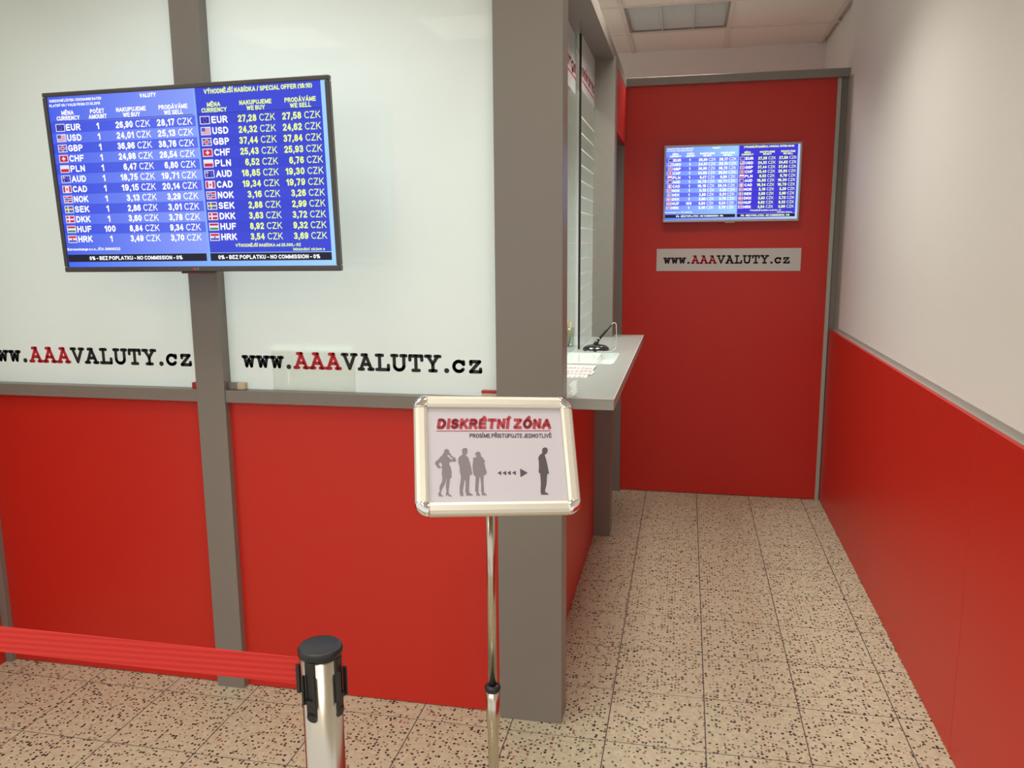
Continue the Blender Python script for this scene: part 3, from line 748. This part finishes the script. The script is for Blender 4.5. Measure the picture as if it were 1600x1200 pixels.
# smaller silver set on the red partition
M2 = facing(0.135, 2.556, 1.818, math.radians(1.0)) @ Matrix.Scale(0.811, 4)
SILV = mat('silver_bezel', (0.44, 0.42, 0.41), .35, metal=.3)
tv2 = television('smaller silver-framed television with exchange rates on the red partition', M2, 1.15, SILV, '_far', .045,
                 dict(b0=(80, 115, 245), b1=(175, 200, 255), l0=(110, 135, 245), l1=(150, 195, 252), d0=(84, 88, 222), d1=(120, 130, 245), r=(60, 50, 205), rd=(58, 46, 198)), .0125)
obj('wall_bracket', boxm(-.12, .12, -.08, .08, -.0715, -.0455), BLACKP, tv2)
obj('sensor_lip', boxm(-.034, .034, -.2675, -.2602, -.016, .003, bev=.003), SILV, tv2)
a = Print(); a.poly([(.0035 * math.cos(q * math.pi / 6), -.2525 + .0035 * math.sin(q * math.pi / 6)) for q in range(12)])
obj('logo', a.mesh('logo'), MATS['logo_red'], tv2, Matrix.Translation((0, 0, .0068)))

# ------------------------------------------------------------------ web address plate on the partition
pt = thing('address_plate', 'white plate lettered www.AAAVALUTY.cz on the red partition below the television', 'sign', facing(0.133, YB - 0.001, 1.395))
obj('plate', boxm(-0.400, 0.400, -0.064, 0.064, -.0005, .004, bev=.001, seg=1), mat('plate_white', (.62, .59, .57), .45), pt)
url_letters(pt, Matrix.Translation((-.3605, -.0225, .0046)), 0.876, 0.0092)

# ------------------------------------------------------------------ sign stand
sy, st, sr = 0.428, -0.562, -0.064
R0 = Vector((math.cos(sy), math.sin(sy), 0)); N0 = Vector((math.sin(sy), -math.cos(sy), 0)); U0 = Vector((0, 0, 1))
U1 = math.cos(st) * U0 + math.sin(st) * N0; SN = math.cos(st) * N0 - math.sin(st) * U0
SR = math.cos(sr) * R0 + math.sin(sr) * U1; SU = math.cos(sr) * U1 - math.sin(sr) * R0
SC = Vector((-0.465, -0.708, 1.073))
PX, PY_ = -0.500, -0.625
ss = thing('sign_stand', 'floor stand with tilted aluminium frame reading DISKRÉTNÍ ZÓNA', 'sign', Matrix.Translation((PX, PY_, 0)))
SM = Matrix.Translation((-PX, -PY_, 0)) @ basis(SR, SU, SN, SC)
def on_sign(u, v):
    d = pixel_ray(u, v); t = (SC - CAM).dot(SN) / d.dot(SN); x = CAM + d * t - SC
    return x.dot(SR), x.dot(SU)
HW, HH, RW = .1675, .1265, .027
def rail_mesh(L):
    # convex snap profile: y across (0 outer .. RW inner), z out
    prof = [(0, -.010), (0, .001), (.003, .0055), (.009, .0085), (.020, .0085), (.0255, .006), (RW, .002), (RW, -.010)]
    bm = BM(); A = [bm.verts.new((-L / 2, y, z)) for y, z in prof]; B = [bm.verts.new((L / 2, y, z)) for y, z in prof]
    for i in range(len(prof)):
        j = (i + 1) % len(prof); bm.faces.new((A[i], A[j], B[j], B[i]))
    bm.faces.new(A[::-1]); bm.faces.new(B); bmesh.ops.recalc_face_normals(bm, faces=bm.faces[:])
    return bm
for ang, L, dx, dy in ((0, 2 * (HW - RW), 0, -HH), (180, 2 * (HW - RW), 0, HH), (90, 2 * (HH - RW), HW, 0), (-90, 2 * (HH - RW), -HW, 0)):
    obj('frame_rail', rail_mesh(L), ALU, ss, SM @ Matrix.Translation((dx, dy, 0)) @ Matrix.Rotation(math.radians(ang), 4, 'Z'))
cap_prof = [(RW + .001, -.011), (RW + .001, .003), (RW - .004, .008), (RW * .5, .0105), (.004, .0085), (0, .003)]
for ang, dx, dy in ((180, -1, -1), (270, 1, -1), (0, 1, 1), (90, -1, 1)):
    bm = BM(); n = 10; rings = []
    for r, z in cap_prof:
        rings.append([bm.verts.new((r * math.cos(math.pi / 2 * i / n), r * math.sin(math.pi / 2 * i / n), z)) for i in range(n + 1)] if r > 1e-6 else [bm.verts.new((0, 0, z))])
    for a, b in zip(rings, rings[1:]):
        for i in range(n):
            f = bm.faces.new((a[i], a[i + 1], b[i + 1], b[i])) if len(b) > 1 else bm.faces.new((a[i], a[i + 1], b[0]))
            f.smooth = True
    ctr = bm.verts.new((0, 0, -.011))
    for i in range(n): bm.faces.new((rings[0][i + 1], rings[0][i], ctr))
    for idx in (0, n):
        bm.faces.new([ctr] + [r[idx] if len(r) > 1 else r[0] for r in rings])
    bmesh.ops.recalc_face_normals(bm, faces=bm.faces[:])
    obj('corner_cap', bm, CHROME, ss, SM @ Matrix.Translation((dx * (HW - RW), dy * (HH - RW), 0)) @ Matrix.Rotation(math.radians(ang), 4, 'Z'))
poster = obj('poster', boxm(-HW + RW - .006, HW - RW + .006, -HH + RW - .006, HH - RW + .006, -.006, -.001), mat('poster_paper', (.57, .54, .585), .5, coat=.25, coat_rough=.15), ss, SM)
obj('back_plate', boxm(-HW + .012, HW - .012, -HH + .012, HH - .012, -.0095, -.0065), mat('back_plate', (.5, .5, .48), .5), ss, SM)
DRED = mat('poster_red', (0.42, 0.035, 0.055), .5)
DTXT = mat('poster_ink', (0.085, 0.060, 0.085), .5)
def fit_text(pr, s, pL, pR, ptop, bold, shear, z):
    (x0, y0), (x1, y1), (_, yt) = on_sign(*pL), on_sign(*pR), on_sign(*ptop)
    h = yt - y0; n0 = len(pr.v)
    pr.text(s, x0, x1, y0 + h / 2, h, bold=bold, shear=shear, z=z)
    for i in range(n0, len(pr.v)):
        x, y, zz_ = pr.v[i]; pr.v[i] = (x, y + (y1 - y0) * (x - x0) / (x1 - x0), zz_)
q3 = lambda x, y: (670 + x / 7.62, 640 + y / 7.62)
a = Print(); fit_text(a, 'DISKRÉTNÍ ZÓNA', q3(92, 232), q3(1455, 229), q3(110, 105), .29, .16, -.0004)
(xa, ya), (xb, yb_) = on_sign(*q3(90, 254)), on_sign(*q3(1452, 251))
a.poly([(xa, ya - .0008), (xb, yb_ - .0008), (xb, yb_ + .0008), (xa, ya + .0008)], -.0004)
obj('red_lettering', a.mesh('red_lettering'), DRED, poster)
a = Print(); fit_text(a, 'PROSÍME PŘISTUPUJTE JEDNOTLIVĚ', q3(487, 335), q3(1465, 335), q3(487, 284), .18, 0, -.0004)
obj('dark_lettering', a.mesh('dark_lettering'), DTXT, poster)
qa = lambda x, y: on_sign(670 + x / 12.63, 690 + y / 12.63)
qb = lambda x, y: on_sign(770 + x / 12.63, 690 + y / 12.63)
WOMAN = [[(300,185),(320,155),(355,143),(390,155),(405,190),(405,215),(430,235),(450,275),(490,310),(505,298),(520,320),(545,380),(530,392),(415,395),(400,450),(430,500),(455,620),(440,640),(455,690),(445,715),(420,722),(405,850),(390,980),(400,1030),(455,1070),(450,1082),(400,1075),(370,1045),(362,1048),(350,1075),(338,1070),(338,1025),(350,980),(338,900),(345,800),(355,740),(345,740),(320,830),(270,920),(240,990),(245,1040),(285,1075),(280,1085),(190,1070),(190,1020),(215,980),(210,900),(230,850),(265,780),(270,700),(255,640),(265,520),(220,510),(200,528),(180,515),(120,430),(130,400),(210,330),(235,290),(270,280),(270,245),(300,225)],
         [(190,435),(235,400),(255,440),(268,490),(235,500),(205,465)], [(355,270),(375,255),(405,262),(440,310),(480,335),(460,350),(430,345),(395,305)]]
MAN = [[(655,175),(665,140),(700,125),(745,125),(765,150),(762,215),(750,250),(730,255),(722,262),(775,310),(800,380),(830,480),(850,590),(860,635),(830,660),(812,645),(800,800),(795,980),(805,1010),(870,1045),(860,1062),(740,1065),(735,1020),(720,990),(725,900),(725,770),(710,755),(690,860),(670,980),(685,1010),(675,1035),(695,1070),(625,1075),(610,1010),(610,900),(625,800),(635,700),(630,650),(612,600),(610,500),(585,430),(580,340),(600,300),(650,265),(670,240),(660,215)]]
THIRD = [[(910,240),(940,205),(980,195),(1015,215),(1030,270),(1045,305),(1080,320),(1070,345),(1115,375),(1095,410),(1110,490),(1145,610),(1110,660),(1092,660),(1085,640),(1080,800),(1090,970),(1085,1000),(1145,1045),(1140,1058),(1045,1055),(1050,1005),(1032,985),(1035,850),(1015,690),(1003,690),(985,830),(980,980),(985,1020),(1018,1050),(1005,1068),(940,1062),(940,990),(915,980),(920,850),(925,680),(890,665),(875,600),(862,490),(880,345),(865,325),(905,315),(945,300),(930,270)]]
FOURTH = [[(972,170),(985,130),(1030,110),(1070,125),(1087,160),(1075,215),(1045,250),(1022,258),(1050,340),(1080,460),(1110,630),(1075,635),(1070,700),(1060,850),(1030,970),(1045,1000),(1100,1025),(1090,1045),(960,1045),(945,1000),(950,820),(935,630),(905,605),(912,500),(910,400),(897,320),(925,265),(965,235),(980,210)]]
SGREY = mat('silhouette_grey', (0.225, 0.190, 0.205), .5)
SDARK = mat('silhouette_dark', (0.085, 0.070, 0.072), .5)
zup = Matrix.Translation((0, 0, -.0004))
for lp, fn, m in ((WOMAN, qa, SGREY), (MAN, qa, SGREY), (THIRD, qa, SGREY), (FOURTH, qb, SDARK)):
    obj('silhouette', poly2d('silhouette', [[fn(*q) for q in l] for l in lp]), m, poster, zup)
for tri in (((90,617),(165,577),(170,660)), ((188,617),(263,577),(268,660)), ((285,615),(352,575),(358,660)), ((380,612),(452,575),(458,658)), ((538,530),(690,613),(548,700))):
    a = Print(); a.poly([qb(*q) for q in tri], -.0004)
    obj('arrow', a.mesh('arrow'), DTXT, poster)
# pole
ztop = 0.985
bm = lathe(BM(), [(0, .500), (.0100, .500), (.0100, ztop), (0, ztop)], 20)
obj('upper_pole', bm, STEEL, ss)
obj('pole_collar', lathe(BM(), [(.0103, .500), (.0172, .500), (.0182, .504), (.0182, .509), (.0150, .513), (.0103, .514)], 24), BLACKP, ss)
obj('lower_pole', lathe(BM(), [(0, .02), (.0125, .02), (.0125, .40), (.0155, .43), (.0155, .4995), (0, .4995)], 24), STEEL, ss)
obj('base', lathe(BM(), [(0, 0), (.165, 0), (.165, .004), (.15, .012), (.03, .020), (0, .020)], 40), STEEL, ss)
hp = SM @ Vector((0, -.02, -.010))
obj('neck', tube(BM(), [(0, 0, ztop - .03), (hp.x * .3, hp.y * .3, ztop + .01), tuple(hp)], .008, 10), CHROME, ss)

# ------------------------------------------------------------------ queue stanchions
def stanchion(label, x, y, zt, face):
    t = thing('stanchion', label, 'stanchion', Matrix.Translation((x, y, 0)), 'belt stanchions')
    r = .0305
    obj('base', lathe(BM(), [(0, 0), (.16, 0), (.16, .008), (.14, .020), (.034, .034), (0, .034)], 40), STEEL, t)
    obj('tube', lathe(BM(), [(0, .03), (r, .03), (r, zt - .013), (0, zt - .013)], 40), STEEL, t)
    obj('cap', lathe(BM(), [(.0302, zt - .016), (.0335, zt - .015), (.0345, zt - .010), (.0335, zt - .004), (.031, zt - .0015), (.029, zt - .0025), (0, zt - .0005)], 40), BLACKP, t)
    for k in range(4):
        a = face + k * math.pi / 2
        M = Matrix.Rotation(a, 4, 'Z')
        bm = BM()
        box(bm, r - .004, r + .0022, -.0085, .0085, zt - .105, zt - .016, bev=.002)
        bmesh.ops.create_cone(bm, segments=16, radius1=.0085, radius2=.0085, depth=.0062, cap_ends=True,
                              matrix=Matrix.Translation((r - .0009, 0, zt - .105)) @ Matrix.Rotation(math.pi / 2, 4, 'Y'))
        box(bm, r + .0023, r + .0085, -.0115, -.0075, zt - .083, zt - .036, bev=.001)
        box(bm, r + .0023, r + .0085, .0075, .0115, zt - .083, zt - .036, bev=.001)
        box(bm, r + .0023, r + .0060, -.0075, .0075, zt - .083, zt - .076)
        obj('belt_clip', bm, BLACKP, t, M)
    return t
S1 = Vector((-0.633, -1.205)); ZS = 0.892
vdir = math.atan2(CAM.y - S1.y, CAM.x - S1.x)
st1 = stanchion('brushed steel queue stanchion with black cap in front of the booth', S1.x, S1.y, ZS, vdir - math.radians(33))
S2 = Vector((-2.05, -1.275))
st2 = stanchion('steel queue stanchion holding the far left end of the red belt', S2.x, S2.y, ZS + .036, math.atan2(S1.y - S2.y, S1.x - S2.x))
# red webbing
def webbing():
    m = bpy.data.materials.new('red_webbing'); m.use_nodes = True; nt = m.node_tree; b = nt.nodes['Principled BSDF']
    b.inputs['Roughness'].default_value = .55
    tc = nt.nodes.new('ShaderNodeTexCoord'); wv = nt.nodes.new('ShaderNodeTexWave'); wv.bands_direction = 'Z'
    wv.inputs['Scale'].default_value = 32; wv.inputs['Distortion'].default_value = 0.3
    mx = nt.nodes.new('ShaderNodeMix'); mx.data_type = 'RGBA'
    mx.inputs['A'].default_value = (.50, .012, .010, 1); mx.inputs['B'].default_value = (.63, .020, .015, 1)
    nt.links.new(tc.outputs['Object'], wv.inputs['Vector']); nt.links.new(wv.outputs['Fac'], mx.inputs['Factor'])
    nt.links.new(mx.outputs['Result'], b.inputs['Base Color'])
    bp = nt.nodes.new('ShaderNodeBump'); bp.inputs['Strength'].default_value = .4; bp.inputs['Distance'].default_value = .001
    nt.links.new(wv.outputs['Fac'], bp.inputs['Height']); nt.links.new(bp.outputs['Normal'], b.inputs['Normal'])
    return m
d2 = (S2 - S1).normalized(); pA = S1 + d2 * .0335; pB = S2 - d2 * .0395
bm = BM(); prev = None; n = 24
for i in range(n + 1):
    f = i / n; x = pA.x + (pB.x - pA.x) * f - S1.x; y = pA.y + (pB.y - pA.y) * f - S1.y
    zc = .844 + .041 * f
    nx, ny = -d2.y * .0008, d2.x * .0008
    cur = [bm.verts.new((x + s * nx, y + s * ny, zc + q * .0225)) for s, q in ((1, -1), (1, 1), (-1, 1), (-1, -1))]
    if prev:
        for q in range(4): bm.faces.new((prev[q], prev[(q + 1) % 4], cur[(q + 1) % 4], cur[q]))
    else: bm.faces.new(cur)
    prev = cur
bm.faces.new(prev[::-1]); bmesh.ops.recalc_face_normals(bm, faces=bm.faces[:])
belt = obj('belt', bm, webbing(), st1); belt['label'] = 'flat red webbing belt stretched out to the left'

# ------------------------------------------------------------------ ceiling lights
LOUV = mat('louvre_aluminium', (.66, .69, .70), .4, metal=.15)
TUBE = mat('unlit_tube', (.62, .63, .63), .4)
def ceiling_lamp(label, x0, y0, lit, group):
    t = thing('ceiling_light', label, 'ceiling light', Matrix.Translation((x0 + .3, y0 + .3, CZ)), group)
    h = .2865
    bm = BM()
    for q in ((-h, h, -h, -h + .012), (-h, h, h - .012, h), (-h, -h + .012, -h + .012, h - .012), (h - .012, h, -h + .012, h - .012)):
        box(bm, q[0], q[1], q[2], q[3], .0045, .055)
    box(bm, -h, h, -h, h, .055, .058)
    obj('frame', bm, mat('lamp_housing', (.30, .30, .29), .5), t)
    if lit:
        obj('diffuser', boxm(-h + .013, h - .013, -h + .013, h - .013, .010, .014), mat('lit_diffuser', (.8, .8, .8), .5, emit=(1, .93, .82), estr=1.6), t)
        return t
    for k in (-1, 1):
        obj('divider', boxm(k * .0915 - .003, k * .0915 + .003, -h + .012, h - .012, .002, .030), LOUV, t)
    blade = None
    for c in range(3):
        xc = (c - 1) * .183
        for k in range(10):
            if blade is None:
                d = bpy.data.meshes.new('blade'); bm = boxm(-.0875, .0875, -.0015, .0015, 0.004, .028); bm.to_mesh(d); bm.free(); d.materials.append(LOUV); blade = d
            o = obj('blade', blade, None, t); o.location = (xc, -.25 + k * .0545, 0)
        obj('tube', tube(BM(), [(xc, -.26, .040), (xc, .26, .040)], .010, 10), TUBE, t)
    return t
ceiling_lamp('square aluminium louvre light in the ceiling above the passage', GX - GS, GY - GS, False, None)
LPL = ['behind the passage mouth', 'straight behind the sign stand', 'far behind the belt', 'over the passage mouth', 'over the sign stand', 'over the belt',
       'over the counter', 'over the booth interior, added to backlight the panes']
for (x, y, _), wh_ in zip(LAMPS, LPL):
    ceiling_lamp('lit square light in the ceiling ' + wh_, x - .3, y - .3, True, 'lit ceiling lights')
